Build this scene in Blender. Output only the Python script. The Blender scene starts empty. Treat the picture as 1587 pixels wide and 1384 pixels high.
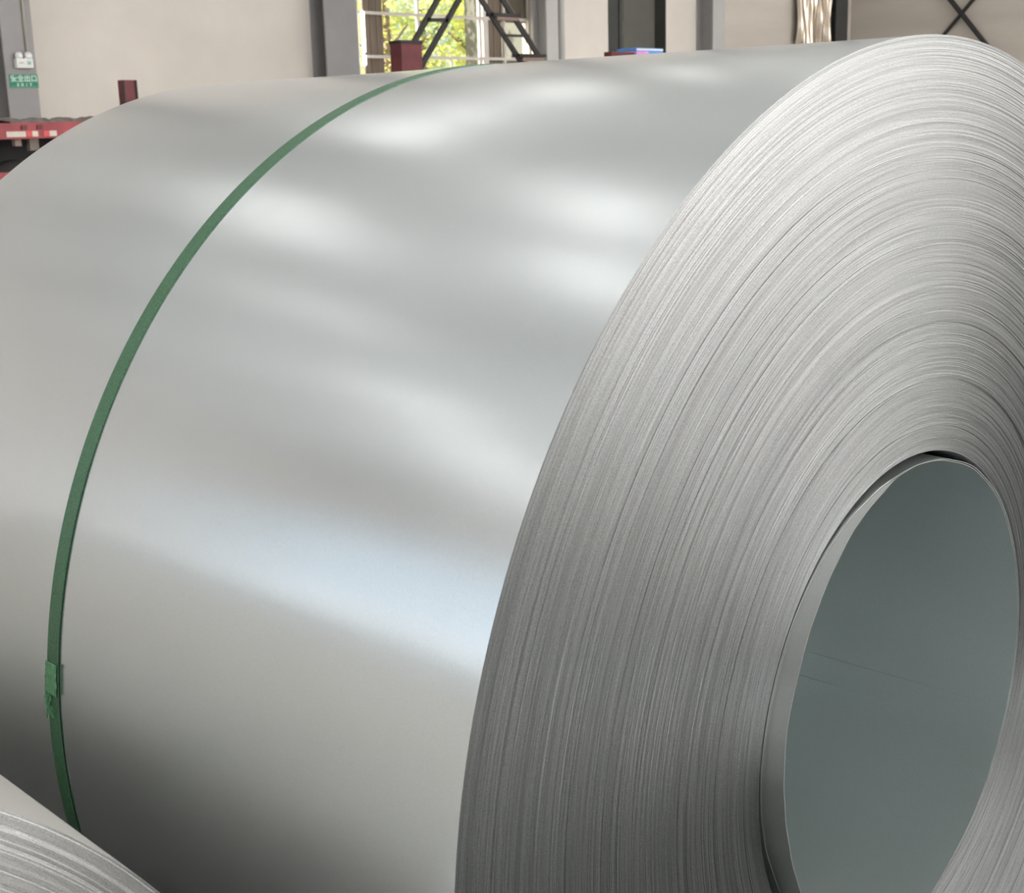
import bpy, bmesh, math, random
from mathutils import Vector, Matrix
random.seed(7)
SC = bpy.context.scene
COL = SC.collection
PI = math.pi

# ------------------------------------------------------------------ camera
CZ = 0.65                                  # height of the big coil's axis above the floor
CAM = Vector((0.6311, -1.2167, 0.5815 + CZ))
YAW, PITCH, ROLL, FPX = 2.35020, -0.23253, -0.02783, 2116.58
FW = Vector((math.cos(PITCH)*math.cos(YAW), math.cos(PITCH)*math.sin(YAW), math.sin(PITCH)))
_r = FW.cross(Vector((0, 0, 1))).normalized(); _u = _r.cross(FW)
RT = _r*math.cos(ROLL) + _u*math.sin(ROLL)
UP = -_r*math.sin(ROLL) + _u*math.cos(ROLL)
cam_d = bpy.data.cameras.new('camera')
cam = bpy.data.objects.new('camera', cam_d); COL.objects.link(cam)
M = Matrix((RT, UP, -FW)).transposed().to_4x4(); M.translation = CAM
cam.matrix_world = M
cam_d.sensor_fit = 'HORIZONTAL'; cam_d.sensor_width = 36.0
cam_d.lens = FPX/1587*36.0
cam_d.clip_start = 0.05; cam_d.clip_end = 400
cam_d.dof.use_dof = True; cam_d.dof.focus_distance = 1.55; cam_d.dof.aperture_fstop = 22
SC.camera = cam
SC.view_settings.view_transform = 'Standard'; SC.view_settings.look = 'None'
SC.view_settings.exposure = 0.84; SC.view_settings.gamma = 1.0; SC.view_settings.use_curve_mapping = False

# ------------------------------------------------------------------ sky, sun
w = bpy.data.worlds.new('sky'); SC.world = w; w.use_nodes = True
nt = w.node_tree; nt.nodes.clear()
sk = nt.nodes.new('ShaderNodeTexSky'); sk.sky_type = 'HOSEK_WILKIE'; sk.turbidity = 6.0
sk.sun_direction = Vector((-0.35, -0.55, 0.75)).normalized()
bg = nt.nodes.new('ShaderNodeBackground'); bg.inputs['Strength'].default_value = 2.6
ow = nt.nodes.new('ShaderNodeOutputWorld')
nt.links.new(sk.outputs[0], bg.inputs[0]); nt.links.new(bg.outputs[0], ow.inputs[0])
sd = bpy.data.lights.new('sun', 'SUN'); sd.energy = 11.0; sd.angle = math.radians(1.0); sd.color = (1.0, .95, .85)
so = bpy.data.objects.new('sun', sd); COL.objects.link(so)
so.rotation_euler = Vector((-0.35, -0.55, 0.75)).to_track_quat('Z', 'Y').to_euler()

SKYLIGHT = 2.35            # radiance of the daylit roof panels
SIDEPANE = .45            # radiance of the frosted wall panes

def at(px, py=None, x=None, y=None):
    """world point where the sight line of a photo position meets the plane x = const or y = const"""
    d = FW + RT*((px-793.5)/FPX) - UP*(((py if py is not None else 100)-692)/FPX)
    t = (x-CAM.x)/d.x if x is not None else (y-CAM.y)/d.y
    return CAM + d*t

# ------------------------------------------------------------------ materials
MATS = {}
def new_mat(name):
    m = bpy.data.materials.new(name); m.use_nodes = True
    n = m.node_tree; b = n.nodes['Principled BSDF']; MATS[name] = m
    return m, n, b
def noise(n, scale, detail=4, vec=None, rough=.55):
    t = n.nodes.new('ShaderNodeTexNoise'); t.inputs['Scale'].default_value = scale
    t.inputs['Detail'].default_value = detail; t.inputs['Roughness'].default_value = rough
    if vec is not None: n.links.new(vec, t.inputs['Vector'])
    return t
def ramp(n, fac, stops):
    r = n.nodes.new('ShaderNodeValToRGB'); e = r.color_ramp.elements
    while len(e) < len(stops): e.new(.5)
    for k, (p, c) in enumerate(stops):
        e[k].position = p; e[k].color = (*c, 1) if len(c) == 3 else c
    n.links.new(fac, r.inputs['Fac']); return r
def objco(n, scale=(1, 1, 1)):
    c = n.nodes.new('ShaderNodeTexCoord'); mp = n.nodes.new('ShaderNodeMapping')
    mp.inputs['Scale'].default_value = scale; n.links.new(c.outputs['Object'], mp.inputs['Vector'])
    return mp.outputs['Vector']
def mat(name, col, rough=.6, metal=0.0, var=.12, scale=3.0, bump=0.0, spec=.5, stretch=(1, 1, 1), bscale=None):
    m, n, b = new_mat(name)
    v = objco(n, stretch); t = noise(n, scale, 5, v)
    lo = tuple(max(0, c*(1-var)) for c in col); hi = tuple(min(1, c*(1+var)) for c in col)
    r = ramp(n, t.outputs['Fac'], [(.3, lo), (.7, hi)])
    n.links.new(r.outputs['Color'], b.inputs['Base Color'])
    b.inputs['Roughness'].default_value = rough; b.inputs['Metallic'].default_value = metal
    b.inputs['Specular IOR Level'].default_value = spec
    if bump:
        t2 = noise(n, bscale or scale*8, 4, v); bp = n.nodes.new('ShaderNodeBump')
        bp.inputs['Strength'].default_value = bump; bp.inputs['Distance'].default_value = .01
        n.links.new(t2.outputs['Fac'], bp.inputs['Height']); n.links.new(bp.outputs['Normal'], b.inputs['Normal'])
    return m
def emit(name, col, s):
    m, n, b = new_mat(name)
    b.inputs['Base Color'].default_value = (.8, .8, .8, 1); b.inputs['Roughness'].default_value = .5
    b.inputs['Emission Color'].default_value = (*col, 1); b.inputs['Emission Strength'].default_value = s
    return m

def galvanised(name, col, rough, aniso=.0, metal=1.0):
    m, n, b = new_mat(name)
    v = objco(n)
    t = noise(n, 900, 3, v); t2 = noise(n, 3.5, 3, v)
    r = ramp(n, t.outputs['Fac'], [(.32, tuple(c*.94 for c in col)), (.68, tuple(min(1, c*1.05) for c in col))])
    mx = n.nodes.new('ShaderNodeMix'); mx.data_type = 'RGBA'; mx.blend_type = 'MULTIPLY'; mx.inputs[0].default_value = 1
    r2 = ramp(n, t2.outputs['Fac'], [(0.0, (.95, .95, .945)), (1.0, (1.03, 1.03, 1.03))])
    n.links.new(r.outputs['Color'], mx.inputs[6]); n.links.new(r2.outputs['Color'], mx.inputs[7])
    n.links.new(mx.outputs[2], b.inputs['Base Color'])
    b.inputs['Metallic'].default_value = metal
    mr = n.nodes.new('ShaderNodeMapRange'); mr.inputs['To Min'].default_value = rough-.03; mr.inputs['To Max'].default_value = rough+.03
    n.links.new(t2.outputs['Fac'], mr.inputs['Value']); n.links.new(mr.outputs['Result'], b.inputs['Roughness'])
    b.inputs['Anisotropic'].default_value = aniso
    tg = n.nodes.new('ShaderNodeTangent'); tg.direction_type = 'RADIAL'; tg.axis = 'X'
    n.links.new(tg.outputs['Tangent'], b.inputs['Tangent'])
    bp = n.nodes.new('ShaderNodeBump'); bp.inputs['Strength'].default_value = .03; bp.inputs['Distance'].default_value = .0005
    n.links.new(t.outputs['Fac'], bp.inputs['Height']); n.links.new(bp.outputs['Normal'], b.inputs['Normal'])
    return m
galvanised('coil_side', (.765, .80, .825), .235, metal=.92)
galvanised('coil_side_matt', (.72, .69, .65), .40, metal=.80)
galvanised('coil_bore', (.67, .73, .735), .29, metal=.82)
galvanised('sleeve_sheet', (.66, .675, .67), .34)

def layers_material(name, col, rough):
    """sheet edges seen end-on: tone changes with the winding radius, fine grain across"""
    m, n, b = new_mat(name)
    c = n.nodes.new('ShaderNodeTexCoord')
    sx = n.nodes.new('ShaderNodeSeparateXYZ'); n.links.new(c.outputs['Object'], sx.inputs[0])
    cb = n.nodes.new('ShaderNodeCombineXYZ'); n.links.new(sx.outputs['Y'], cb.inputs['Y']); n.links.new(sx.outputs['Z'], cb.inputs['Z'])
    ln = n.nodes.new('ShaderNodeVectorMath'); ln.operation = 'LENGTH'; n.links.new(cb.outputs[0], ln.inputs[0])
    cr = n.nodes.new('ShaderNodeCombineXYZ'); n.links.new(ln.outputs['Value'], cr.inputs['X'])
    vs = n.nodes.new('ShaderNodeVectorMath'); vs.operation = 'SCALE'; vs.inputs['Scale'].default_value = .004
    n.links.new(cb.outputs[0], vs.inputs[0])
    va = n.nodes.new('ShaderNodeVectorMath'); va.operation = 'ADD'
    n.links.new(cr.outputs[0], va.inputs[0]); n.links.new(vs.outputs[0], va.inputs[1])
    t1 = noise(n, 560, 3, va.outputs[0], .75)
    t2 = noise(n, 1100, 2, c.outputs['Object'], .6)
    r1 = ramp(n, t1.outputs['Fac'], [(.30, tuple(k*.70 for k in col)), (.50, col), (.72, tuple(min(1, k*1.22) for k in col))])
    r2 = ramp(n, t2.outputs['Fac'], [(.30, (.62, .62, .62)), (.70, (1.08, 1.08, 1.08))])
    mx = n.nodes.new('ShaderNodeMix'); mx.data_type = 'RGBA'; mx.blend_type = 'MULTIPLY'; mx.inputs[0].default_value = 1
    n.links.new(r1.outputs['Color'], mx.inputs[6]); n.links.new(r2.outputs['Color'], mx.inputs[7])
    n.links.new(mx.outputs[2], b.inputs['Base Color'])
    b.inputs['Metallic'].default_value = 1.0; b.inputs['Roughness'].default_value = rough
    b.inputs['Anisotropic'].default_value = .8; b.inputs['Anisotropic Rotation'].default_value = .25
    tg = n.nodes.new('ShaderNodeTangent'); tg.direction_type = 'RADIAL'; tg.axis = 'X'
    n.links.new(tg.outputs['Tangent'], b.inputs['Tangent'])
    bp = n.nodes.new('ShaderNodeBump'); bp.inputs['Strength'].default_value = .25; bp.inputs['Distance'].default_value = .0006
    n.links.new(t2.outputs['Fac'], bp.inputs['Height']); n.links.new(bp.outputs['Normal'], b.inputs['Normal'])
    return m
layers_material('sheet_edges', (.43, .44, .445), .35)
layers_material('sheet_edges_pale', (.74, .74, .74), .42)

mat('strap_green', (.05, .145, .075), .40, var=.35, scale=420, bump=.15, bscale=500)
mat('strap_frayed', (.10, .28, .14), .5, var=.25, scale=200)
mat('plaster', (.75, .69, .635), .9, var=.05, scale=.9, spec=.2, bump=.05)
mat('plaster_dim', (.60, .54, .485), .9, var=.10, scale=.6, spec=.2, stretch=(.3, .3, 2.2))
mat('roof_sheet', (.90, .90, .90), .7, var=.05, scale=.5)
mat('concrete', (.57, .585, .565), .6, var=.15, scale=.6)
mat('reflection_dark', (.075, .08, .075), .55, var=.2, scale=1.5)
mat('column_paint', (.33, .315, .315), .55, var=.05, scale=2)
mat('column_pale', (.50, .49, .48), .55, var=.05, scale=2)
mat('column_dark', (.05, .048, .046), .6, var=.1, scale=2)
mat('conduit_pvc', (.62, .57, .50), .5, var=.05)
mat('white_plastic', (.82, .82, .80), .4, var=.03)
mat('lamp_lens', (.75, .76, .78), .2, var=.03)
mat('indicator', (.30, .52, .45), .4, var=.05)
mat('sign_green', (.055, .30, .19), .5, var=.05, scale=20)
mat('sign_band', (.02, .23, .13), .5, var=.05, scale=20)
mat('sign_white', (.72, .86, .78), .5, var=.02)
mat('frame_paint', (.62, .56, .52), .5, var=.06)
mat('brown_board', (.17, .13, .10), .75, var=.14, scale=2.5, stretch=(1, 6, .6))
mat('trailer_red', (.30, .045, .055), .55, var=.3, scale=3)
mat('trailer_dark_red', (.13, .022, .028), .6, var=.25, scale=5)
mat('rubber', (.02, .02, .02), .8, var=.2)
mat('chassis_black', (.022, .02, .02), .7, var=.2)
mat('tape_white', (.58, .51, .44), .4, var=.08, scale=10)
mat('tape_red', (.62, .06, .06), .4, var=.08, scale=10)
mat('dirt', (.20, .17, .15), .95, var=.4, scale=8, bump=.6)
mat('ladder_black', (.018, .016, .015), .5, var=.2)
mat('tread_under', (.28, .20, .17), .7, var=.1)
mat('door_dark', (.05, .05, .046), .6, var=.12)
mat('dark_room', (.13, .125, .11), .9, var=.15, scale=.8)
mat('carton_blue', (.10, .30, .75), .5, var=.2, scale=6)
mat('carton_pink', (.72, .28, .62), .5, var=.2, scale=6)
mat('brace_black', (.02, .018, .018), .5)
mat('bark', (.16, .12, .09), .9, var=.3, scale=6, bump=.5)
mat('ground_outside', (.42, .40, .33), .95, var=.2, scale=.4)
def leafy(name, col):
    m, n, b = new_mat(name)
    v = objco(n); t = noise(n, 1.3, 3, v)
    r = ramp(n, t.outputs['Fac'], [(.3, tuple(c*.6 for c in col)), (.7, tuple(min(1, c*1.35) for c in col))])
    n.links.new(r.outputs['Color'], b.inputs['Base Color']); b.inputs['Roughness'].default_value = .55
    tr = n.nodes.new('ShaderNodeBsdfTranslucent'); n.links.new(r.outputs['Color'], tr.inputs['Color'])
    mx = n.nodes.new('ShaderNodeMixShader'); mx.inputs[0].default_value = .5
    n.links.new(b.outputs[0], mx.inputs[1]); n.links.new(tr.outputs[0], mx.inputs[2])
    n.links.new(mx.outputs[0], n.nodes['Material Output'].inputs['Surface'])
leafy('leaf_yellow', (.60, .62, .18)); leafy('leaf_green', (.42, .52, .24))
m, n, b = new_mat('window_glass')
tp = n.nodes.new('ShaderNodeBsdfTransparent'); tp.inputs[0].default_value = (.95, .97, .95, 1)
gl = n.nodes.new('ShaderNodeBsdfGlossy'); gl.inputs['Roughness'].default_value = .05
mx = n.nodes.new('ShaderNodeMixShader'); mx.inputs[0].default_value = .05
n.links.new(tp.outputs[0], mx.inputs[1]); n.links.new(gl.outputs[0], mx.inputs[2])
n.links.new(mx.outputs[0], n.nodes['Material Output'].inputs['Surface'])
m, n, b = new_mat('streak_sheet')
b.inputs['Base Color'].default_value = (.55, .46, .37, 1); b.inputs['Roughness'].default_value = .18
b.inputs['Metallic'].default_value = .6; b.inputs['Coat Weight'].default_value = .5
emit('skylight_panel', (1.0, .985, .95), SKYLIGHT)
emit('frosted_pane', (.52, .77, 1.0), SIDEPANE)
emit('frosted_pane_sky', (.80, .92, 1.0), 1.0)
emit('frosted_pane_lower', (1.0, .99, .97), SIDEPANE*2.5)
emit('frosted_pane_front', (1.0, .98, .95), 4.5)  # front panes: glow raised above the others to brighten the coil face
emit('slit_glow', (1, 1, .97), 3.0)

# ------------------------------------------------------------------ mesh helpers
class MB:
    def __init__(s): s.v = []; s.f = []
    def box(s, x0, x1, y0, y1, z0, z1):
        k = len(s.v)
        s.v += [(x, y, z) for z in (z0, z1) for y in (y0, y1) for x in (x0, x1)]
        s.f += [tuple(k+i for i in q) for q in ((0, 2, 3, 1), (4, 5, 7, 6), (0, 1, 5, 4), (2, 6, 7, 3), (0, 4, 6, 2), (1, 3, 7, 5))]
        return s
    def bar(s, a, b, w, h, up=(0, 0, 1)):
        a = Vector(a); b = Vector(b); d = (b-a).normalized(); sd = d.cross(Vector(up))
        if sd.length < 1e-4: sd = d.cross(Vector((1, 0, 0)))
        sd.normalize(); u = sd.cross(d)
        k = len(s.v)
        for p in (a, b):
            for i, j in ((-1, -1), (1, -1), (1, 1), (-1, 1)):
                s.v.append(tuple(p + sd*(i*w/2) + u*(j*h/2)))
        s.f += [(k, k+3, k+2, k+1), (k+4, k+5, k+6, k+7)] + [(k+i, k+(i+1) % 4, k+4+(i+1) % 4, k+4+i) for i in range(4)]
        return s
    def tube(s, pts, rad, seg=10, closed_ends=True):
        k0 = len(s.v); pts = [Vector(p) for p in pts]
        for i, p in enumerate(pts):
            d = (pts[min(i+1, len(pts)-1)] - pts[max(i-1, 0)]).normalized()
            a = d.cross(Vector((0, 0, 1)))
            if a.length < .05: a = d.cross(Vector((1, 0, 0)))
            a.normalize(); b = d.cross(a)
            rr = rad[i] if isinstance(rad, (list, tuple)) else rad
            s.v += [tuple(p + (a*math.cos(t) + b*math.sin(t))*rr) for t in [2*PI*j/seg for j in range(seg)]]
        for i in range(len(pts)-1):
            for j in range(seg):
                s.f.append((k0+i*seg+j, k0+i*seg+(j+1) % seg, k0+(i+1)*seg+(j+1) % seg, k0+(i+1)*seg+j))
        if closed_ends:
            s.f.append(tuple(k0+j for j in range(seg))[::-1]); s.f.append(tuple(k0+(len(pts)-1)*seg+j for j in range(seg)))
        return s
    def grid(s, rows, wrap=False):
        """rows of points -> quads; wrap joins the last point of a row to its first"""
        k = len(s.v); nc = len(rows[0])
        for r in rows: s.v += [tuple(p) for p in r]
        for i in range(len(rows)-1):
            for j in range(nc if wrap else nc-1):
                j2 = (j+1) % nc
                s.f.append((k+i*nc+j, k+i*nc+j2, k+(i+1)*nc+j2, k+(i+1)*nc+j))
        return s
    def build(s, name, material, parent=None, smooth=False, bevel=0, loc=None):
        me = bpy.data.meshes.new(name); me.from_pydata(s.v, [], s.f); me.update()
        if smooth: me.polygons.foreach_set('use_smooth', [True]*len(me.polygons))
        me.materials.append(MATS[material])
        o = bpy.data.objects.new(name, me); COL.objects.link(o)
        if parent is not None: o.parent = parent
        if loc is not None: o.location = loc
        if bevel:
            md = o.modifiers.new('bevel', 'BEVEL'); md.width = bevel; md.segments = 2; md.limit_method = 'ANGLE'
        return o
def tag(o, label=None, cat=None, group=None, kind=None):
    if label: o['label'] = label
    if cat: o['category'] = cat
    if group: o['group'] = group
    if kind: o['kind'] = kind
    return o
def empty(name, loc=(0, 0, 0), rz=0, **k):
    o = bpy.data.objects.new(name, None); COL.objects.link(o); o.location = loc; o.rotation_euler = (0, 0, rz)
    o.empty_display_size = .1
    return tag(o, **k)
def struct(o, label=None): return tag(o, label, kind='structure')
def flip(o):
    o.data.flip_normals(); return o

# ------------------------------------------------------------------ the hall
XW, XE, YS, YN, H = -19.8, 16.0, -14.0, 33.0, 10.0     # inner faces of the walls, roof height
_px0, _px1, _py0, _py1 = -2.96, 6.65, -2.21, 7.40          # recess for the added dark plates
_fl = MB().box(XW-.4, XE+.4, YS-.4, YN+.4, -.3, -.012)
_fl.box(XW-.4, _px0, YS-.4, YN+.4, -.012, 0); _fl.box(_px1, XE+.4, YS-.4, YN+.4, -.012, 0)
_fl.box(_px0, _px1, YS-.4, _py0, -.012, 0); _fl.box(_px0, _px1, _py1, YN+.4, -.012, 0)
struct(_fl.build('floor', 'concrete'), 'grey concrete floor slab of the hall')
struct(MB().box(XW-60, XW-.4, YS-20, YN+60, -.4, -.1).build('ground', 'ground_outside'), 'pale ground outside the window')
fpl = empty('added_dark_plates', (0, 0, 0)); struct(fpl, 'unseen dark plates added on the floor to darken the coil reflections')
for i in range(6):  # unseen plates added so the coil reflects a dark floor
    for j in range(6):
        MB().box(-2.95+i*1.6, -2.95+i*1.6+1.59, -2.2+j*1.6, -2.2+j*1.6+1.59, -.011, .0).build('plate', 'reflection_dark', fpl)

# roof with two long runs of daylit panels let into it (openings cut out of the sheet)
runs = []
def panels(x0, x1, ys):
    for (a, b_) in ys: runs.append((x0, x1, a, b_))
panels(-12.8, -12.0, [(4.6, 6.6), (6.9, 8.9), (9.2, 11.2), (12.9, 14.1), (15.6, 16.8), (20, 22), (24, 26), (28, 30),
                      (-.9, 1.1), (-4.4, -3.4), (-8.6, -6.6), (-10.9, -8.9), (-13.2, -11.2)])
panels(-7.9, -7.4, [(-2.2, -.6), (.2, 1.9), (-8.4, -6.9), (9, 12), (15, 18), (21, 24), (27, 30), (-13, -11)])
for xa in (-1.4, 3.6, 8.6, 13.0):  # further unseen runs added to lift the ambient light
    panels(xa, xa+1.6, [(-13, -10.5), (-9, -6.5), (-5, -2.5), (-1, 1.5), (3, 5.5), (7, 9.5), (11, 13.5), (15, 17.5), (19, 21.5), (23, 25.5), (27, 29.5)])
def roof():
    mb = MB(); xs = sorted({XW-.4, XE+.4} | {r[0] for r in runs} | {r[1] for r in runs})
    for i in range(len(xs)-1):
        xa, xb = xs[i], xs[i+1]
        cuts = sorted((r[2], r[3]) for r in runs if r[0] <= xa+1e-6 and r[1] >= xb-1e-6)
        y = YS-.4
        for (a, b_) in cuts:
            mb.box(xa, xb, y, a, H, H+.15); y = b_
        mb.box(xa, xb, y, YN+.4, H, H+.15)
    return mb
ceil = struct(roof().build('ceiling', 'roof_sheet'), 'pale metal roof sheeting with daylight openings')
for (a, b_, c, d) in runs:
    MB().box(a+.003, b_-.003, c+.003, d-.003, H+.05, H+.09).build('skylight_panel', 'skylight_panel', ceil)
for k in range(12):
    y = -12 + k*4.0
    MB().box(XW, XE, y-.09, y+.09, H-.28, H).build('purlin', 'column_paint', ceil)

# back wall (x = XW): openings for the window and the doorway
PY = lambda px, x=XW: at(px, 100, x=x).y
WZ = lambda py, px, x=XW: at(px, py, x=x).z
wy0, wy1 = PY(559), PY(832); wz0, wz1 = 1.7, 6.2
dy0, dy1 = PY(943), PY(1032); dz1 = 5.0
mb = MB()
mb.box(XW-.4, XW, YS-.4, wy0, 0, H); mb.box(XW-.4, XW, wy1, dy0, 0, H); yD = PY(1112); mb.box(XW-.4, XW, dy1, yD, 0, H)
mb.box(XW-.4, XW, wy0, wy1, 0, wz0); mb.box(XW-.4, XW, wy0, wy1, wz1, H); mb.box(XW-.4, XW, dy0, dy1, dz1, H)
struct(mb.build('wall_back', 'plaster'), 'cream plastered wall behind the coil')
struct(MB().box(XW-.4, XW, yD, YN+.4, 0, H).build('wall_back', 'plaster_dim'), 'stained darker bay of the back wall beside the corner')
# left and front walls with bands of frosted windows
def glazed_wall(name, label, z0, z1, bays, lo, hi, to_world, rz, n0, wlabel, nk=4, nj=2, pm='frosted_pane', wm='plaster'):
    """a wall along its own u axis with glazed bays; to_world places it"""
    mb = MB(); mb.box(lo, hi, -.4, 0, 0, z0); mb.box(lo, hi, -.4, 0, z1, H)
    u = lo
    for (a, b_) in bays:
        mb.box(u, a, -.4, 0, z0, z1); u = b_
    mb.box(u, hi, -.4, 0, z0, z1)
    wl = struct(mb.build(name, wm), label); wl.location = to_world; wl.rotation_euler = (0, 0, rz)
    for i, (a, b_) in enumerate(bays):
        p = Vector(to_world) + Matrix.Rotation(rz, 3, 'Z') @ Vector(((a+b_)/2, -.2, z0))
        wn = empty('window_%d' % (i+n0), p, rz); struct(wn, wlabel)
        L_ = b_-a; hh = z1-z0
        fr = MB()
        for k in range(nk+1): fr.box(-L_/2+k*L_/nk-.03, -L_/2+k*L_/nk+.03, -.05, .05, 0, hh)
        for k in range(nj+1): fr.box(-L_/2, L_/2, -.045, .045, k*hh/nj-.03, k*hh/nj+.03)
        fr.build('window_frame', 'frame_paint', wn)
        for k in range(nk):
            for j in range(nj):
                MB().box(-L_/2+k*L_/nk+.03, -L_/2+(k+1)*L_/nk-.03, -.01, .01, j*hh/nj+.03, (j+1)*hh/nj-.03).build('pane', 'frosted_pane_lower' if (pm == 'frosted_pane' and j == 0) else pm, wn)
glazed_wall('wall_left', 'cream wall with tall frosted windows', 0.9, 7.4,
            [(-19.0, -14.4), (-13.6, -9.0), (-8.2, -3.6), (-2.8, 1.8), (2.6, 7.2), (8.0, 12.6)], XW, XE, (0, YS, 0), 0, 2, 'tall frosted window in the left wall', 4, 3)
glazed_wall('wall_front', 'cream wall behind the viewer with tall frosted windows', 2.4, 8.4,
            [(-32.4, -30.0), (-29.4, -25.2), (-24.6, -20.4), (-19.6, -15.4), (-14.6, -10.4), (-9.6, -5.4), (-4.6, -.4)], -YN, -YS+.4, (XE, 0, 0), PI/2+PI, 10, 'tall frosted window in the wall behind the viewer', 4, 4, 'frosted_pane_front')
glazed_wall('wall_right', 'dim stained plaster wall at the far right', 5.2, 9.2,
            [(-15.4, -11.2), (-10.4, -6.2), (-5.4, -1.2), (-.4, 3.8), (14.0, 18.0)], -XE-.4, -XW, (0, YN, 0), PI, 20, 'high frosted window in the far right wall', 4, 2, 'frosted_pane_sky', 'plaster_dim')

# the dark doorway and the room behind it
dr = empty('door_1', (XW, (dy0+dy1)/2, 0)); struct(dr, 'tall dark doorway between two cream wall strips')
hw = (dy1-dy0)/2
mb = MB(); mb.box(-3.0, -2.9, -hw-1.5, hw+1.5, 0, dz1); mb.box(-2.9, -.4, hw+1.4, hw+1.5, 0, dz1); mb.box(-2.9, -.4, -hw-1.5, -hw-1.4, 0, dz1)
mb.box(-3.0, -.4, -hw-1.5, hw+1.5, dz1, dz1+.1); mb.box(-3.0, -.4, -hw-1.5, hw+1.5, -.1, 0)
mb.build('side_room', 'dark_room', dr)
split = PY(976) - (dy0+dy1)/2
mb = MB(); mb.box(-.30, -.24, -hw, split, 0.02, dz1-.02); mb.box(-.24, -.21, split-.10, split, 1.0, dz1-.02); mb.build('door_leaf', 'door_dark', dr)
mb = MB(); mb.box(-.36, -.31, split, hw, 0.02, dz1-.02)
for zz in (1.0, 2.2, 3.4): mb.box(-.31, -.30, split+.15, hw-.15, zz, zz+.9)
mb.build('door_leaf', 'dark_room', dr)  # right leaf added, coloured as the dim room beyond the doorway
for s in (-1, 1): MB().box(-.38, .004, s*hw-(.02 if s > 0 else 0), s*hw+(.02 if s < 0 else 0), 0, dz1).build('jamb', 'door_dark', dr)

# the window with boards, mullions and panes
win = empty('window_1', (XW-.2, wy0, 0)); struct(win, 'steel framed window with brown boards, bright foliage outside')
WX = XW-.2
def wy(px): return at(px, 60, x=WX).y - wy0
def wz(px, py): return at(px, py, x=WX).z
zt = wz1
z1m, z2m = (wz(600, 21)+wz(700, 26))/2, (wz(600, 86)+wz(700, 92))/2
fr = MB()
for z in (wz0+.03, z2m, z1m, 4.6, wz1-.03): fr.bar((0, 0, z), (0, wy1-wy0, z), .05, .055)
fr.build('transom', 'frame_paint', win)
for px, wd in ((648, .05), (743, .05), (752, .13), (781, .05), (819, .05)):
    MB().box(-.03, .03, wy(px)-wd/2, wy(px)+wd/2, wz0, wz1).build('mullion', 'frame_paint', win)
MB().box(-.02, .02, wy(698)-.02, wy(698)+.02, wz0, z2m).build('mullion', 'frame_paint', win)
MB().box(-.02, .02, wy(612)-.03, wy(612)+.03, wz0, z2m).build('mullion', 'frame_paint', win)
# brown boards: left strip, strip right of the lights, a surround of the small opening
nb = 3
for k in range(nb):
    a, b_ = wy(567.5) + k*(wy(598)-wy(567.5))/nb, wy(567.5) + (k+1)*(wy(598)-wy(567.5))/nb
    MB().box(-.10, -.07, a+.006, b_-.006, wz0, wz1).build('board', 'brown_board', win)
for k in range(2):
    a, b_ = wy(756) + k*(wy(781)-wy(756))/2, wy(756) + (k+1)*(wy(781)-wy(756))/2
    MB().box(-.10, -.07, a+.006, b_-.006, wz0, wz1).build('board', 'brown_board', win)
MB().box(-.10, -.07, wy(781), wy(819), wz(800, 35), wz1).build('board', 'brown_board', win)
MB().box(-.10, -.07, wy(781), wy(819), wz0, wz(800, 93)).build('board', 'brown_board', win)
MB().box(-.10, -.07, wy(819)+.01, wy1-wy0, wz0, wz1).build('board', 'brown_board', win)
zs = [wz0+.06, z2m-.03, z2m+.03, z1m-.03, z1m+.03, 4.57]
for (a, b_) in ((599, 647), (649, 742), (782, 818)):
    for j in range(3):
        MB().box(-.004, .004, wy(a)+.02, wy(b_)-.02, zs[2*j], zs[2*j+1]).build('pane', 'window_glass', win)

# columns along the back wall: H sections on the wall face
def column(px0, px1, name_label, depth=.42, face='column_paint', pipe=None):
    xf = XW+depth
    y0, y1 = at(px0, 100, x=xf).y, at(px1, 100, x=xf).y
    c = empty('steel_column', (XW, (y0+y1)/2, 0), label=name_label, cat='column', group='steel columns of the back wall')
    hw_ = (y1-y0)/2
    MB().box(depth-.03, depth, -hw_, hw_, 0, H).build('flange', face, c)
    MB().box(.002, .03, -hw_, hw_, 0, H).build('flange', 'column_paint', c)
    MB().box(.03, depth-.03, -.03, .03, 0, H).build('web', 'column_paint', c)
    return c, xf, y0, y1
cA, axf, ay0, ay1 = column(7.5, 55.5, 'grey steel column with the green exit sign on it')
column(507, 557, 'grey steel column just left of the bright window')
column(849, 866, 'pale grey steel column just right of the bright window', .42, 'column_pale')
column(1105, 1123, 'grey steel column right of the dark doorway', .5, 'column_pale')
c = empty('steel_column', at(1303, 60, x=XW+.3).xy.to_3d(), label='black steel column in the far corner of the hall', cat='column', group='steel columns of the back wall')
y0, y1 = at(1294, 60, x=XW+.3).y-c.location.y, at(1312, 60, x=XW+.3).y-c.location.y
MB().box(-.01, .02, y0, y1, 0, H).build('flange', 'column_dark', c); MB().box(-.29, -.01, -.03, .03, 0, H).build('web', 'column_dark', c)
dp = at(870.5, 60, x=XW+.1)
tag(MB().tube([(dp.x, dp.y, .02), (dp.x, dp.y, H-.02)], .07, 12).build('downpipe', 'column_pale', smooth=True), 'thin pale downpipe beside the column at the window', 'pipe')

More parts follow.
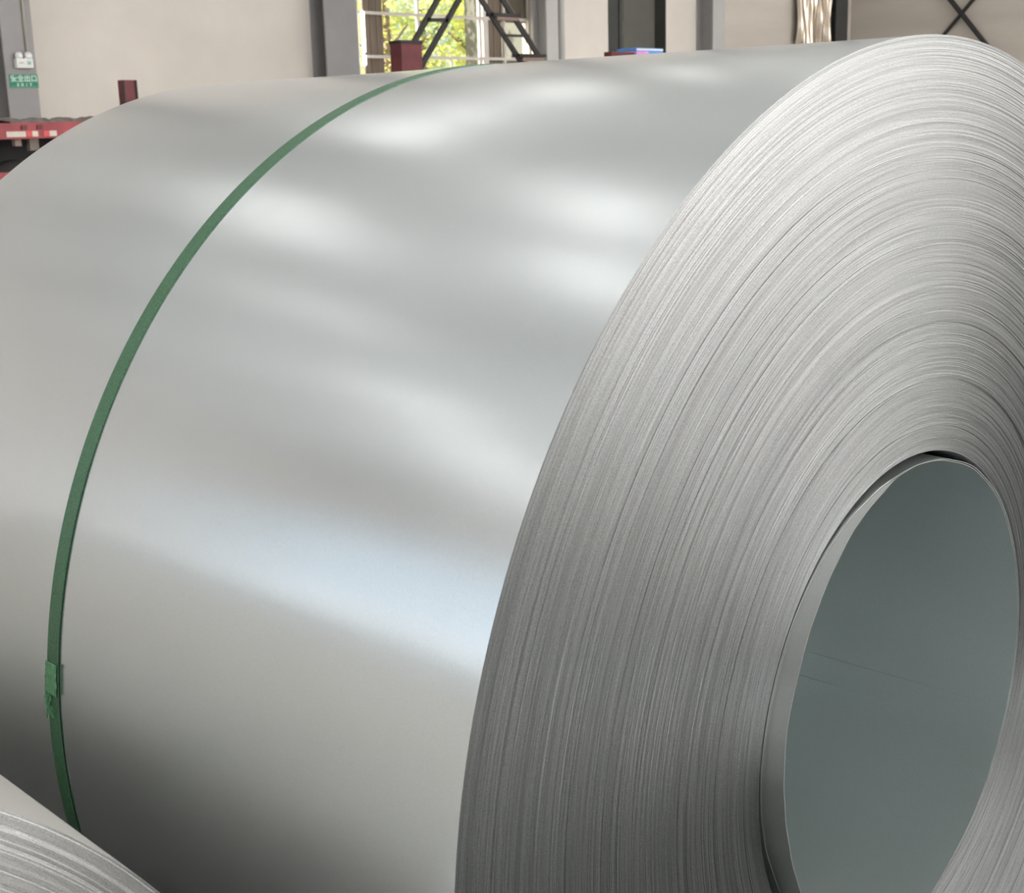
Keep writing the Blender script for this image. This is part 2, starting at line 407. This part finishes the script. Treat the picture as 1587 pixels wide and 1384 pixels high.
# ------------------------------------------------------------------ trees outside
def tree(label, base, h, rad, material, nleaf, seed, cz=.62):
    rnd = random.Random(seed)
    t = empty('broadleaf_tree', base, label=label, cat='tree', group='trees outside the window')
    tr = MB(); tr.tube([(0, 0, -.12), (.05, .02, h*.3), (-.05, .05, h*.7)], [.16, .13, .05], 8)
    for k in range(6):
        a = rnd.uniform(0, 2*PI); z = h*rnd.uniform(.25, .5)
        tr.tube([(0, 0, z), (math.cos(a)*rad*.5, math.sin(a)*rad*.5, z+rad*.4)], [.06, .02], 6)
    tr.build('trunk', 'bark', t, smooth=True)
    lf = MB()
    cl = [(rnd.gauss(0, rad*.45), rnd.gauss(0, rad*.45), h*cz+rnd.gauss(0, h*.2), rnd.uniform(.3, .8)) for _ in range(60)]
    for k in range(nleaf):
        while True:
            c_ = rnd.choice(cl); p = Vector((c_[0]+rnd.gauss(0, c_[3]*.6), c_[1]+rnd.gauss(0, c_[3]*.6), max(.2, c_[2]+rnd.gauss(0, c_[3]*.5))))
            if math.hypot(p.x, p.y) < rad: break
        d = Vector((rnd.gauss(0, 1), rnd.gauss(0, 1), rnd.gauss(0, .6))).normalized(); s_ = d.cross(Vector((rnd.gauss(0, 1), rnd.gauss(0, 1), rnd.gauss(0, 1)))).normalized()
        L2 = rnd.uniform(.10, .2); i = len(lf.v)
        lf.v += [tuple(p), tuple(p+d*L2*.5+s_*L2*.3), tuple(p+d*L2), tuple(p+d*L2*.5-s_*L2*.3)]; lf.f.append((i, i+1, i+2, i+3))
    o = lf.build('foliage', material, t); o['kind'] = 'stuff'
for (px, dx, h, rad, mt_, nl, lb) in (
    (600, 4.0, 6.5, 1.4, 'leaf_yellow', 2600, 'yellow-green tree close outside the window, left of the red post'),
    (738, 4.0, 6.0, 1.4, 'leaf_yellow', 2400, 'yellow-green tree close outside the window, between the black stairs'),
    (655, 8.0, 8.0, 1.65, 'leaf_green', 3000, 'one of the pale green trees blurred together outside the window'),
    (790, 8.0, 6.5, 1.65, 'leaf_green', 3000, 'one of the pale green trees blurred together outside the window'),
    (598, 12.5, 8.0, 1.8, 'leaf_yellow', 3200, 'one of the pale green trees blurred together outside the window'), (738, 12.5, 8.0, 1.8, 'leaf_green', 3200, 'one of the pale green trees blurred together outside the window'), (850, 12.5, 8.0, 1.9, 'leaf_yellow', 3200, 'one of the pale green trees blurred together outside the window')):
    q = at(px, 100, x=XW-dx); tree(lb, (q.x, q.y, 0), h, rad, mt_, nl, px)

# ------------------------------------------------------------------ things on the exit column
def face_pt(px, py): return at(px, py, x=axf)
q0, q1 = face_pt(31, 0), face_pt(44, 86)
cy_ = (q0.y+q1.y)/2
tag(MB().tube([(axf+.022, cy_, q1.z+.06), (axf+.022, cy_, H-.3)], .022, 10).build('cable_conduit', 'conduit_pvc', smooth=True), 'thin cream conduit running down the exit sign column', 'conduit')
a, b_ = face_pt(22, 106), face_pt(46.5, 91)
lw, lh = b_.y-a.y, b_.z-a.z
el = empty('emergency_light', (axf, (a.y+b_.y)/2, a.z), label='white twin-head emergency light above the green exit sign', cat='emergency light')
MB().box(.002, .10, -lw/2, lw/2, 0, lh).build('housing', 'white_plastic', el, bevel=.012)
for s in (-1, 1):
    mb = MB(); cyl = []
    for i, (xx, rr) in enumerate(((.02, .05), (.05, .075), (.085, .07), (.11, .045))): cyl.append((xx, s*lw*.27, lh+.035))
    mb.tube(cyl, [.04, .062, .06, .035], 14)
    hd = mb.build('lamp_head', 'white_plastic', el, smooth=True)
    MB().tube([(.111, s*lw*.27, lh+.035), (.118, s*lw*.27, lh+.035)], [.036, .03], 12).build('lens', 'lamp_lens', hd)
MB().box(.10, .104, lw*.14, lw*.34, lh*.35, lh*.7).build('indicator_panel', 'indicator', el)
MB().box(.10, .104, -lw*.36, -lw*.10, lh*.45, lh*.62).build('rating_label', 'conduit_pvc', el)
a, b_ = face_pt(15.5, 136), face_pt(57.5, 115.5)
sw, sh = b_.y-a.y, b_.z-a.z
sg = empty('exit_sign', (axf, (a.y+b_.y)/2, a.z), label='green exit sign with white Chinese lettering on grey column', cat='sign')
MB().box(.002, .012, -sw/2, sw/2, 0, sh).build('plate', 'sign_green', sg)
MB().box(.012, .015, -sw/2+.01, sw/2-.01, .03, sh*.40).build('band', 'sign_band', sg)
def lettering(txt, size, y, z, mt_, sp, off):
    cu = bpy.data.curves.new('lettering', 'FONT'); cu.body = txt; cu.size = size; cu.align_x = 'CENTER'; cu.align_y = 'CENTER'; cu.extrude = .001
    cu.space_character = sp; cu.offset = off; to = bpy.data.objects.new('lettering_curve', cu); COL.objects.link(to); bpy.context.view_layer.update()
    me = bpy.data.meshes.new_from_object(to.evaluated_get(bpy.context.evaluated_depsgraph_get())); bpy.data.objects.remove(to)
    me.materials.clear(); me.materials.append(MATS[mt_]); o = bpy.data.objects.new('letter', me); COL.objects.link(o); o.parent = sg
    o.location = (.018, y, z); o.rotation_euler = (PI/2, 0, PI/2); return o
for k, ch in enumerate('安全出口'): lettering(ch, sw*.235, (k-1.5)*sw*.236, sh*.66, 'sign_white', 1, .0015)
for k, ch in enumerate('EXIT'): lettering(ch, sh*.30, (k-1.5)*sw*.15, sh*.21, 'sign_white', 1, .002)

# ------------------------------------------------------------------ red flatbed trailer
TX = -13.0
ya, yb = at(-120, 200, x=TX).y, at(1075, 90, x=TX).y
zt_, zb_ = at(60, 190.5, x=TX).z, at(60, 214.5, x=TX).z
tl = empty('flatbed_trailer', (TX, ya, 0), label='red flatbed trailer with stake posts behind the big coil', cat='trailer')
TL = yb-ya
MB().box(-2.4, 0, 0, TL, zt_-.06, zt_).build('deck', 'dirt', tl)
rail = MB().box(-.005, .06, 0, TL, zb_, zt_+.004).build('side_rail', 'trailer_red', tl)
ty = lambda px: at(px, 208, x=TX+.06).y - ya
for (p0, p1, mt_) in ((10, 40, 'tape_white'), (41, 50, 'tape_red'), (50, 59, 'tape_white'), (68, 77, 'tape_red'), (77, 88, 'tape_white'), (100, 108, 'tape_red')):
    MB().box(.06, .064, ty(p0), ty(p1), zb_+.02, zb_+.075).build('reflective_tape', mt_, rail)
for p in (38, 62): MB().box(.06, .075, ty(p)-.03, ty(p)+.03, zb_+.09, zt_-.02).build('stake_pocket', 'trailer_dark_red', rail)
MB().box(-.9, -.7, .3, TL-.3, zb_-.42, zt_-.06).build('chassis_beam', 'chassis_black', tl)
MB().box(-1.7, -1.5, .3, TL-.3, zb_-.42, zt_-.06).build('chassis_beam', 'chassis_black', tl)
def wheel(px):
    y = at(px, 230, x=TX-.2).y - ya; r = .5
    prof = [(-.14, .20), (-.15, .42), (-.12, .49), (-.06, .5), (.06, .5), (.12, .49), (.15, .42), (.14, .20)]
    mb = MB(); mb.grid([[( -.25+x_, y+rr*math.cos(t), .5+rr*math.sin(t)) for t in [2*PI*j/32 for j in range(32)]] for (x_, rr) in prof], True)
    wv = mb.build('wheel', 'rubber', tl, smooth=True)
    MB().tube([(-.36, y, .5), (-.16, y, .5)], .21, 20).build('rim', 'chassis_black', wv, smooth=True)
    MB().tube([(-.16, y, .5), (-.09, y, .5)], [.10, .08], 12).build('hub', 'conduit_pvc', wv)
for p in (-60, 24, 118): wheel(p)
# a lamp bracket under the rail and a mudguard lower down
q = at(27, 222, x=TX-.05); MB().box(-.10, -.03, q.y-ya-.035, q.y-ya+.035, q.z-.03, zb_).build('lamp_bracket', 'tread_under', tl)
q = at(52, 224, x=TX-.05); MB().box(-.10, -.03, q.y-ya-.05, q.y-ya+.05, q.z-.06, zb_).build('lamp_bracket', 'dirt', tl)
q = at(-5, 268, x=TX+.02); MB().box(-.06, .02, q.y-ya-1.2, q.y-ya+.5, q.z-.5, q.z).build('mudguard', 'trailer_red', tl)
def stake(px0, px1, ptop, cap=True, thick=.10, name='stake_post', m_='trailer_dark_red'):
    y0 = at(px0, 100, x=TX).y-ya; y1 = at(px1, 100, x=TX).y-ya; z1 = at((px0+px1)/2, ptop, x=TX).z
    mb = MB().box(-thick, 0, y0, y1, zt_, z1); st = mb.build(name, m_, tl, bevel=.006)
    if cap: MB().box(-thick-.01, .012, y0-.01, y1+.01, z1-.035, z1+.004).build('cap_plate', 'chassis_black', st)
    return st, y0, y1, z1
st, y0, y1, z1 = stake(187, 209, 124, False)
MB().box(.001, .012, y0, y0+.02, zt_, z1).build('edge_flange', 'chassis_black', st); MB().box(.001, .012, y1-.02, y1, zt_, z1).build('edge_flange', 'chassis_black', st)
st, y0, y1, z1 = stake(623, 655, 63, True, .22, 'headboard_post', 'trailer_dark_red')
MB().box(-.30, -.2, y1+.002, y1+.13, zt_, z1-.03).build('side_plate', 'trailer_dark_red', st)
MB().box(-.20, -.19, y1+.04, y1+.11, z1-.22, z1-.10).build('reflector', 'tape_red', st)
MB().box(-.20, -.19, y1+.04, y1+.11, zt_+.05, z1-.24).build('reflector', 'tape_white', st)
stake(948, 984, 80.5, False, .15, 'rear_post', 'trailer_dark_red')
# tarpaulin lumps lying on the deck edge
rnd = random.Random(4)
y_a, y_b = at(2, 190, x=TX-.3).y, at(140, 190, x=TX-.3).y
rows = []
N_ = 60
for j in range(7):
    rows.append([(TX-.30+.22*math.cos(PI*j/6), y_a+(y_b-y_a)*i/N_, zt_+.002+math.sin(PI*j/6)*(.025+.03*abs(math.sin(i*.55))*abs(math.sin(i*.17+1))+rnd.uniform(0, .012))) for i in range(N_+1)])
tag(MB().grid(rows).build('tarpaulin', 'dirt', smooth=True), 'crumpled dirty tarpaulin lying along the red trailer deck', 'tarpaulin')
# printed carton on the deck
q0, q1 = at(986, 74, x=TX-.5), at(1028, 77, x=TX-.5)
ct = empty('printed_carton', (TX-.5, (q0.y+q1.y)/2, zt_), label='blue and pink printed carton in front of the dark doorway', cat='carton')
hw_ = (q1.y-q0.y)/2; hz = q0.z-zt_
MB().box(-.4, 0, -hw_, hw_, 0, hz).build('box', 'carton_blue', ct, bevel=.008)
MB().box(.0005, .004, -hw_+.005, -.04, .02, hz-.05).build('pink_panel', 'carton_pink', ct)
MB().box(-.38, -.02, -hw_-.004, -hw_-.0005, .02, hz-.05).build('pink_panel', 'carton_pink', ct)
MB().box(.0005, .004, -hw_+.01, hw_-.01, hz-.035, hz-.012).build('white_stripe', 'white_plastic', ct)

# ------------------------------------------------------------------ black stairs
LX = -16.6
ld = empty('platform_stairs', (LX, at(720, 100, x=LX).y, 0), label='black steel A-frame stairs in front of the bright window', cat='stairs')
Q = lambda px, py, x=LX: at(px, py, x=x) - Vector((LX, ld.location.y, 0))
def extend(a, b_, z):
    t = (z-a.z)/(b_.z-a.z); return a + (b_-a)*t
topz = 4.7
def rail_(a, b_, z0, z1, name, wd=.05):
    return MB().bar(extend(a, b_, z0), extend(a, b_, z1), wd, .09).build(name, 'ladder_black', ld)
# steep support legs at the left, stair flight at the right
g0, g1 = Q(679, -2), Q(640, 68); g2, g3 = Q(711, 0, LX+.0), Q(669, 74, LX+.0)
rail_(g0, g1, 0, topz-.35, 'leg'); rail_(g2, g3, 0, topz-.35, 'leg')
c0 = extend(g0, g1, Q(662, 31).z); c1 = extend(g2, g3, Q(690, 31).z)
MB().bar(c0, c1, .05, .06).build('cross_brace', 'ladder_black', ld)
c0 = extend(g0, g1, 1.4); c1 = extend(g2, g3, 1.4); MB().bar(c0, c1, .05, .06).build('cross_brace', 'ladder_black', ld)
s0, s1 = Q(746, 0), Q(808, 97); s2, s3 = Q(779, 0), Q(834, 86)
rail_(s0, s1, 0, topz, 'stringer', .04); rail_(s2, s3, 0, topz, 'stringer', .04)
MB().bar(extend(s2, s3, 0)+Vector((-.02, .05, .02)), extend(s2, s3, topz)+Vector((-.02, .05, .02)), .03, .06).build('stringer_cover', 'tread_under', ld)
zs_ = [Q(787, 24).z, Q(804, 54.5).z, Q(824, 86.5).z]
dz_ = (zs_[0]-zs_[2])/2
k = -3
zz = zs_[2]
while zz > .1:
    zz -= dz_
z = zz+dz_; idx = 0
while z < topz-.1:
    a_ = extend(s0, s1, z); b2 = extend(s2, s3, z)
    rel = round((z-zs_[2])/dz_)
    if rel % 2 == 0:
        tr_ = MB().bar(a_+Vector((0, -.02, 0)), b2+Vector((0, .10, 0)), .20, .05).build('tread', 'ladder_black', ld)
        MB().bar(a_+Vector((0, .08, -.06)), b2+Vector((0, .06, -.06)), .16, .055).build('tread_underside', 'tread_under', tr_)
    else:
        MB().bar(a_, b2+Vector((0, .05, 0)), .08, .04).build('rung', 'ladder_black', ld)
    z += dz_
MB().box(-.5, .5, min(extend(g0, g1, topz-.35).y, extend(s0, s1, topz).y), max(extend(g2, g3, topz-.35).y, extend(s2, s3, topz).y), topz-.35, topz-.3).build('platform', 'ladder_black', ld)

# ------------------------------------------------------------------ hanging sheet, glowing strip for a sky gap, cross brace
q0, q1 = at(1238, 60, x=XW+.25), at(1292, 60, x=XW+.25)  # wavy shiny sheet added where bright streaks stand on the wall
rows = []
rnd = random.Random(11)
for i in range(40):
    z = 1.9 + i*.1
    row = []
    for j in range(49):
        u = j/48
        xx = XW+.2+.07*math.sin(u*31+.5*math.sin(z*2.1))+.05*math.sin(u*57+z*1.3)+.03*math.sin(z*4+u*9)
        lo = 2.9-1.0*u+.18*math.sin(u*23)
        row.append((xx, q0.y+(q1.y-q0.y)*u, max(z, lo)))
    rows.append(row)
tag(MB().grid(rows).build('streak_sheet', 'streak_sheet', smooth=True), 'crumpled shiny cream sheet added for bright streaks beside the black corner column', 'sheet')
q0, q1 = at(563, 18, x=XW+.02), at(563, 81, x=XW+.02)  # glowing strip in place of a sliver of sky beside the window
tb = empty('sky_slit', (XW+.03, at(563, 50, x=XW+.03).y, 0), label='glowing white strip standing for the sky gap at the left edge of the window', cat='sky gap')
MB().tube([(0, 0, q1.z), (0, 0, q0.z)], .035, 10).build('tube', 'slit_glow', tb)
q2, q3 = at(565, 86, x=XW+.02), at(565, 101, x=XW+.02)
MB().tube([(0, 0, q3.z), (0, 0, q2.z)], .035, 10).build('tube', 'slit_glow', tb)
MB().box(-.028, -.01, -.025, .025, q3.z-.05, q0.z+.05).build('slit_backing', 'white_plastic', tb)
BYW = YN-.15
a, b_ = at(1473, 0, y=BYW), at(1525, 65, y=BYW); c_, d = at(1506, 0, y=BYW), at(1462, 53, y=BYW)
xb = empty('cross_brace', ((a.x+b_.x)/2, BYW, 0), label='black crossed steel brace on the far right wall', cat='brace')
def ext2(p, q, z): t = (z-p.z)/(q.z-p.z); return p+(q-p)*t - xb.location
MB().tube([ext2(a, b_, 2.2), ext2(a, b_, 7.0)], .065, 8).build('brace_rod', 'brace_black', xb)
o = MB().tube([ext2(c_, d, 2.2)+Vector((0, .06, 0)), ext2(c_, d, 7.0)+Vector((0, .06, 0))], .05, 8).build('brace_rod', 'brace_black', xb)
# wall strips of brighter plaster below a stain line
# ------------------------------------------------------------------ the coils
def lerp_table(tab, x):
    for (a, b_) in zip(tab, tab[1:]):
        if a[0] <= x <= b_[0]:
            t = (x-a[0])/(b_[0]-a[0]); t = t*t*(3-2*t)
            return [p+(q-p)*t for p, q in zip(a[1:], b_[1:])]
    return list(tab[-1][1:])

def coil(name, label, loc, rz, R, L, rb, bc, nlay, seg, seed, detail, side='coil_side', edge='sheet_edges'):
    rnd = random.Random(seed)
    c = empty(name, loc, rz, label=label, cat='steel coil', group='galvanised steel coils')
    TH = [2*PI*j/seg for j in range(seg)]
    by, bz = bc
    # outer wrap: a rolled sheet with a small overlap step and very slight undulation
    xsn = 48 if detail else 12
    rows = []
    for i in range(xsn+1):
        x = -L*i/xsn
        row = []
        for t in TH:
            dr_ = .00035*math.sin(3*t+2.2*x*4)+.0003*math.sin(5*t-3.1*x*3+1)
            if detail: dr_ *= 1.0
            row.append((x, (R+dr_)*math.cos(t), (R+dr_)*math.sin(t)))
        rows.append(row)
    ow_ = MB().grid(rows, True).build('outer_wrap', side, c, smooth=True)
    # sheet edges of the near end, ring by ring
    def ring(s, x):            # s: 0 at the bore .. 1 at the outside
        return None
    rows = []
    off = 0.0
    step = 1.0/nlay
    for i in range(nlay):
        off = off*.6 + rnd.gauss(0, .00020)
        o_ = off + rnd.gauss(0, .0001)
        if rnd.random() < .05: o_ -= rnd.uniform(.0004, .0010)
        if rnd.random() < .03: o_ += rnd.uniform(.0002, .0005)
        if i in (0, nlay-1): o_ = 0.0
        ph, am = rnd.uniform(0, 2*PI), rnd.uniform(0, .00007)
        gd = rnd.uniform(.0002, .0006)
        for (fs, dx) in ((.14, 0.0), (.86, 0.0), (1.0, -gd)):
            if i == nlay-1 and fs == 1.0: dx = 0.0
            s = (i+fs)*step
            row = []
            for t in TH:
                r_ = rb+(R-rb)*s; k = 1-s
                row.append((o_+dx+am*math.sin(2*t+ph), by*k+r_*math.cos(t), bz*k+r_*math.sin(t)))
            rows.append(row)
    rows.insert(0, [(-.004, by+rb*math.cos(t), bz+rb*math.sin(t)) for t in TH])
    wl_ = MB().grid(rows, True).build('wound_edges', edge, c); wl_['kind'] = 'stuff'
    wl_['label'] = 'hundreds of tightly wound grey sheet edges'
    flip(wl_)
    # far end and bore
    MB().grid([[(-L, by+rb*math.cos(t), bz+rb*math.sin(t)) for t in TH], [(-L, R*math.cos(t), R*math.sin(t)) for t in TH]], True).build('far_end', 'sheet_edges', c)
    bo = MB().grid([[(-L*i/20, by+rb*math.cos(t), bz+rb*math.sin(t)) for t in TH] for i in range(21)], True).build('bore_wall', 'coil_bore', c, smooth=True)
    flip(bo)
    return c, ow_

big, wrap = coil('steel_coil', 'big galvanised steel coil with green strap filling the picture', (0, 0, CZ), 0, .65, 1.1245, .261, (-.0164, -.0065), 420, 256, 3, True)
small, _w = coil('steel_coil', 'smaller steel coil cut off at the bottom left corner', (-.1146, -1.1941, .4713), -.0302, .4713, 1.15, .20, (0, 0), 260, 200, 9, False, 'coil_side_matt', 'sheet_edges_pale')

# loosened innermost sheets standing proud of the bore
tabB = [(0, .5, 0), (40, 1, 0), (58, 4, 0), (74, 8.5, 0), (85, 9.5, .5), (97, 8.5, 4), (110, 5.5, 11), (121, 3, 13.5), (132, 2, 16.5), (143, 1.6, 18.5), (156, 1.8, 20.5), (165, 2, 20.5),
        (175, 2.2, 23), (183, 3, 25), (192, 5, 26.5), (202, 9, 25.5), (215, 13, 24), (240, 12, 20), (270, 8, 10), (300, 3, 2), (330, 1, 0), (360, .5, 0)]
def sheet(tab, dg, name, e_of):
    TH = [2*PI*j/256 for j in range(256)]
    rows = []
    cols = []
    for t in TH:
        g, e = lerp_table(tab, math.degrees(t)); g = (g+dg)/1000; e = e_of(math.degrees(t), e)/1000
        r_ = .261-g
        cols.append((r_, e))
    us = [0, .2, .4, .55, .68, .78, .85, .90, .94, .96, .975, .985, .993, 1.0]
    mb = MB()
    def rows_of(us_, th):
        out = []
        for u in us_:
            row = []
            for t, (r_, e) in zip(TH, cols):
                x = -.95 + (e+.95)*u
                k = u**6            # the gap to the bore closes deeper in
                rr = (.2602*(1-k) + r_*k) - th - dg*.0001
                row.append((x, -.0164+rr*math.cos(t), -.0065+rr*math.sin(t)))
            out.append(row)
        return out
    mb.grid(rows_of(us, 0.0), True)                        # outer face
    mb.grid(rows_of([1.0], 0.0)+rows_of([1.0], .0008), True)   # cut lip
    mb.grid(rows_of(us[::-1], .0008), True)                # inner face
    o = mb.build(name, 'sleeve_sheet', big, smooth=True)
    o.data.materials.append(MATS['coil_bore'])
    nf = (len(us)-1)*256
    for i, p in enumerate(o.data.polygons):
        if i >= nf+256: p.material_index = 1
    return o
s1_ = sheet(tabB, 0.9, 'inner_sheet', lambda d, e: e); s1_['label'] = 'loose innermost sheet standing proud of the bore'
sheet(tabB, -.6, 'inner_sheet', lambda d, e: max(.6, 5.2*math.exp(-((d-104)/34)**2)))

# tail of the innermost sheet: a thin strip lying proud on the bore wall
rows = []
for i in range(13):
    x = -.004 - .9*i/12
    rows.append([(x, -.0164+r_*math.cos(t), -.0065+r_*math.sin(t)) for (t, r_) in
                 [(math.radians(-27.1), .2590), (math.radians(-27.0), .2584)] + [(math.radians(-26.9+6.8*k/6), .2583) for k in range(7)] + [(math.radians(-20.0), .2584), (math.radians(-19.9), .2590)]])
o = MB().grid(rows).build('sheet_tail', 'coil_bore', big)
# green strap round the coil
def strap():
    xs0, xs1 = -.5805, -.5595
    N = 320; rows = []
    rnd = random.Random(2)
    def lift(t):                  # slight lift-off at the lower camera side
        d = math.degrees(t)
        return .0002 + .0007*math.exp(-((d-165)/16)**2)
    for (x, dr_) in ((xs0, 0), (xs0, .0011), (xs0+.001, .0014), (xs1-.001, .0014), (xs1, .0011), (xs1, 0)):
        rows.append([(x, (.65+lift(t)+dr_)*math.cos(t), (.65+lift(t)+dr_)*math.sin(t)) for t in [2*PI*j/N for j in range(N)]])
    rows.append(rows[0])
    o = MB().grid(rows, True).build('strap', 'strap_green', big)
    o['label'] = 'green plastic packing strap round the coil'
    return o
stp = strap()
# welded joint of the strap: doubled ends with torn film
def cyl_pt(px, py, rad=.652):
    d = FW + RT*((px-793.5)/FPX) - UP*((py-692)/FPX); d.normalize()
    oy, oz = CAM.y, CAM.z-CZ
    a = d.y*d.y+d.z*d.z; b2 = oy*d.y+oz*d.z; c2 = oy*oy+oz*oz-rad*rad
    t = (-b2-math.sqrt(b2*b2-a*c2))/a; p = CAM+d*t
    return p.x, math.atan2(p.z-CZ, p.y)
_, t0 = cyl_pt(80, 1027); _, t1 = cyl_pt(82, 1076)
rnd = random.Random(5)
rows = []
K = 26
for j in range(K+1):
    t = t0+(t1-t0)*j/K
    rr = []
    for i in range(9):
        u = i/8
        wob = rnd.uniform(-.0008, .0008) if i in (0, 8) else 0
        x = -.5812+.0222*u+wob - (.0015*(j/K) if i == 0 else 0)
        r_ = .65+.0025+.0003*math.sin(u*PI)+.0002*math.sin(u*7+j*.6) + (.0009 if i >= 7 else 0)
        rr.append((x, r_*math.cos(t), r_*math.sin(t)))
    rows.append(rr)
o = MB().grid(rows).build('joint', 'strap_frayed', stp, smooth=True); sm = o.modifiers.new('solid', 'SOLIDIFY'); sm.thickness = .0008
fr = MB()
for k in range(46):
    t = t1 + rnd.uniform(-.006, .03)*(1 if t1 > t0 else -1)*1.0
    x = -.582+rnd.uniform(-.001, .010) if k % 3 else -.5815+rnd.uniform(-.003, .001)
    r_ = .6522+rnd.uniform(0, .001); L2 = rnd.uniform(.004, .012)
    a_ = Vector((x, r_*math.cos(t), r_*math.sin(t)))
    t2 = t+(L2/.65)*(1 if t1 > t0 else -1)
    b2 = Vector((x+rnd.uniform(-.003, .003), (r_+rnd.uniform(-.001, .0015))*math.cos(t2), (r_)*math.sin(t2)))
    fr.bar(a_, b2, .0012, .0004, up=a_-Vector((x, 0, 0)))
o = fr.build('frayed_fibres', 'strap_frayed', stp); o['kind'] = 'stuff'
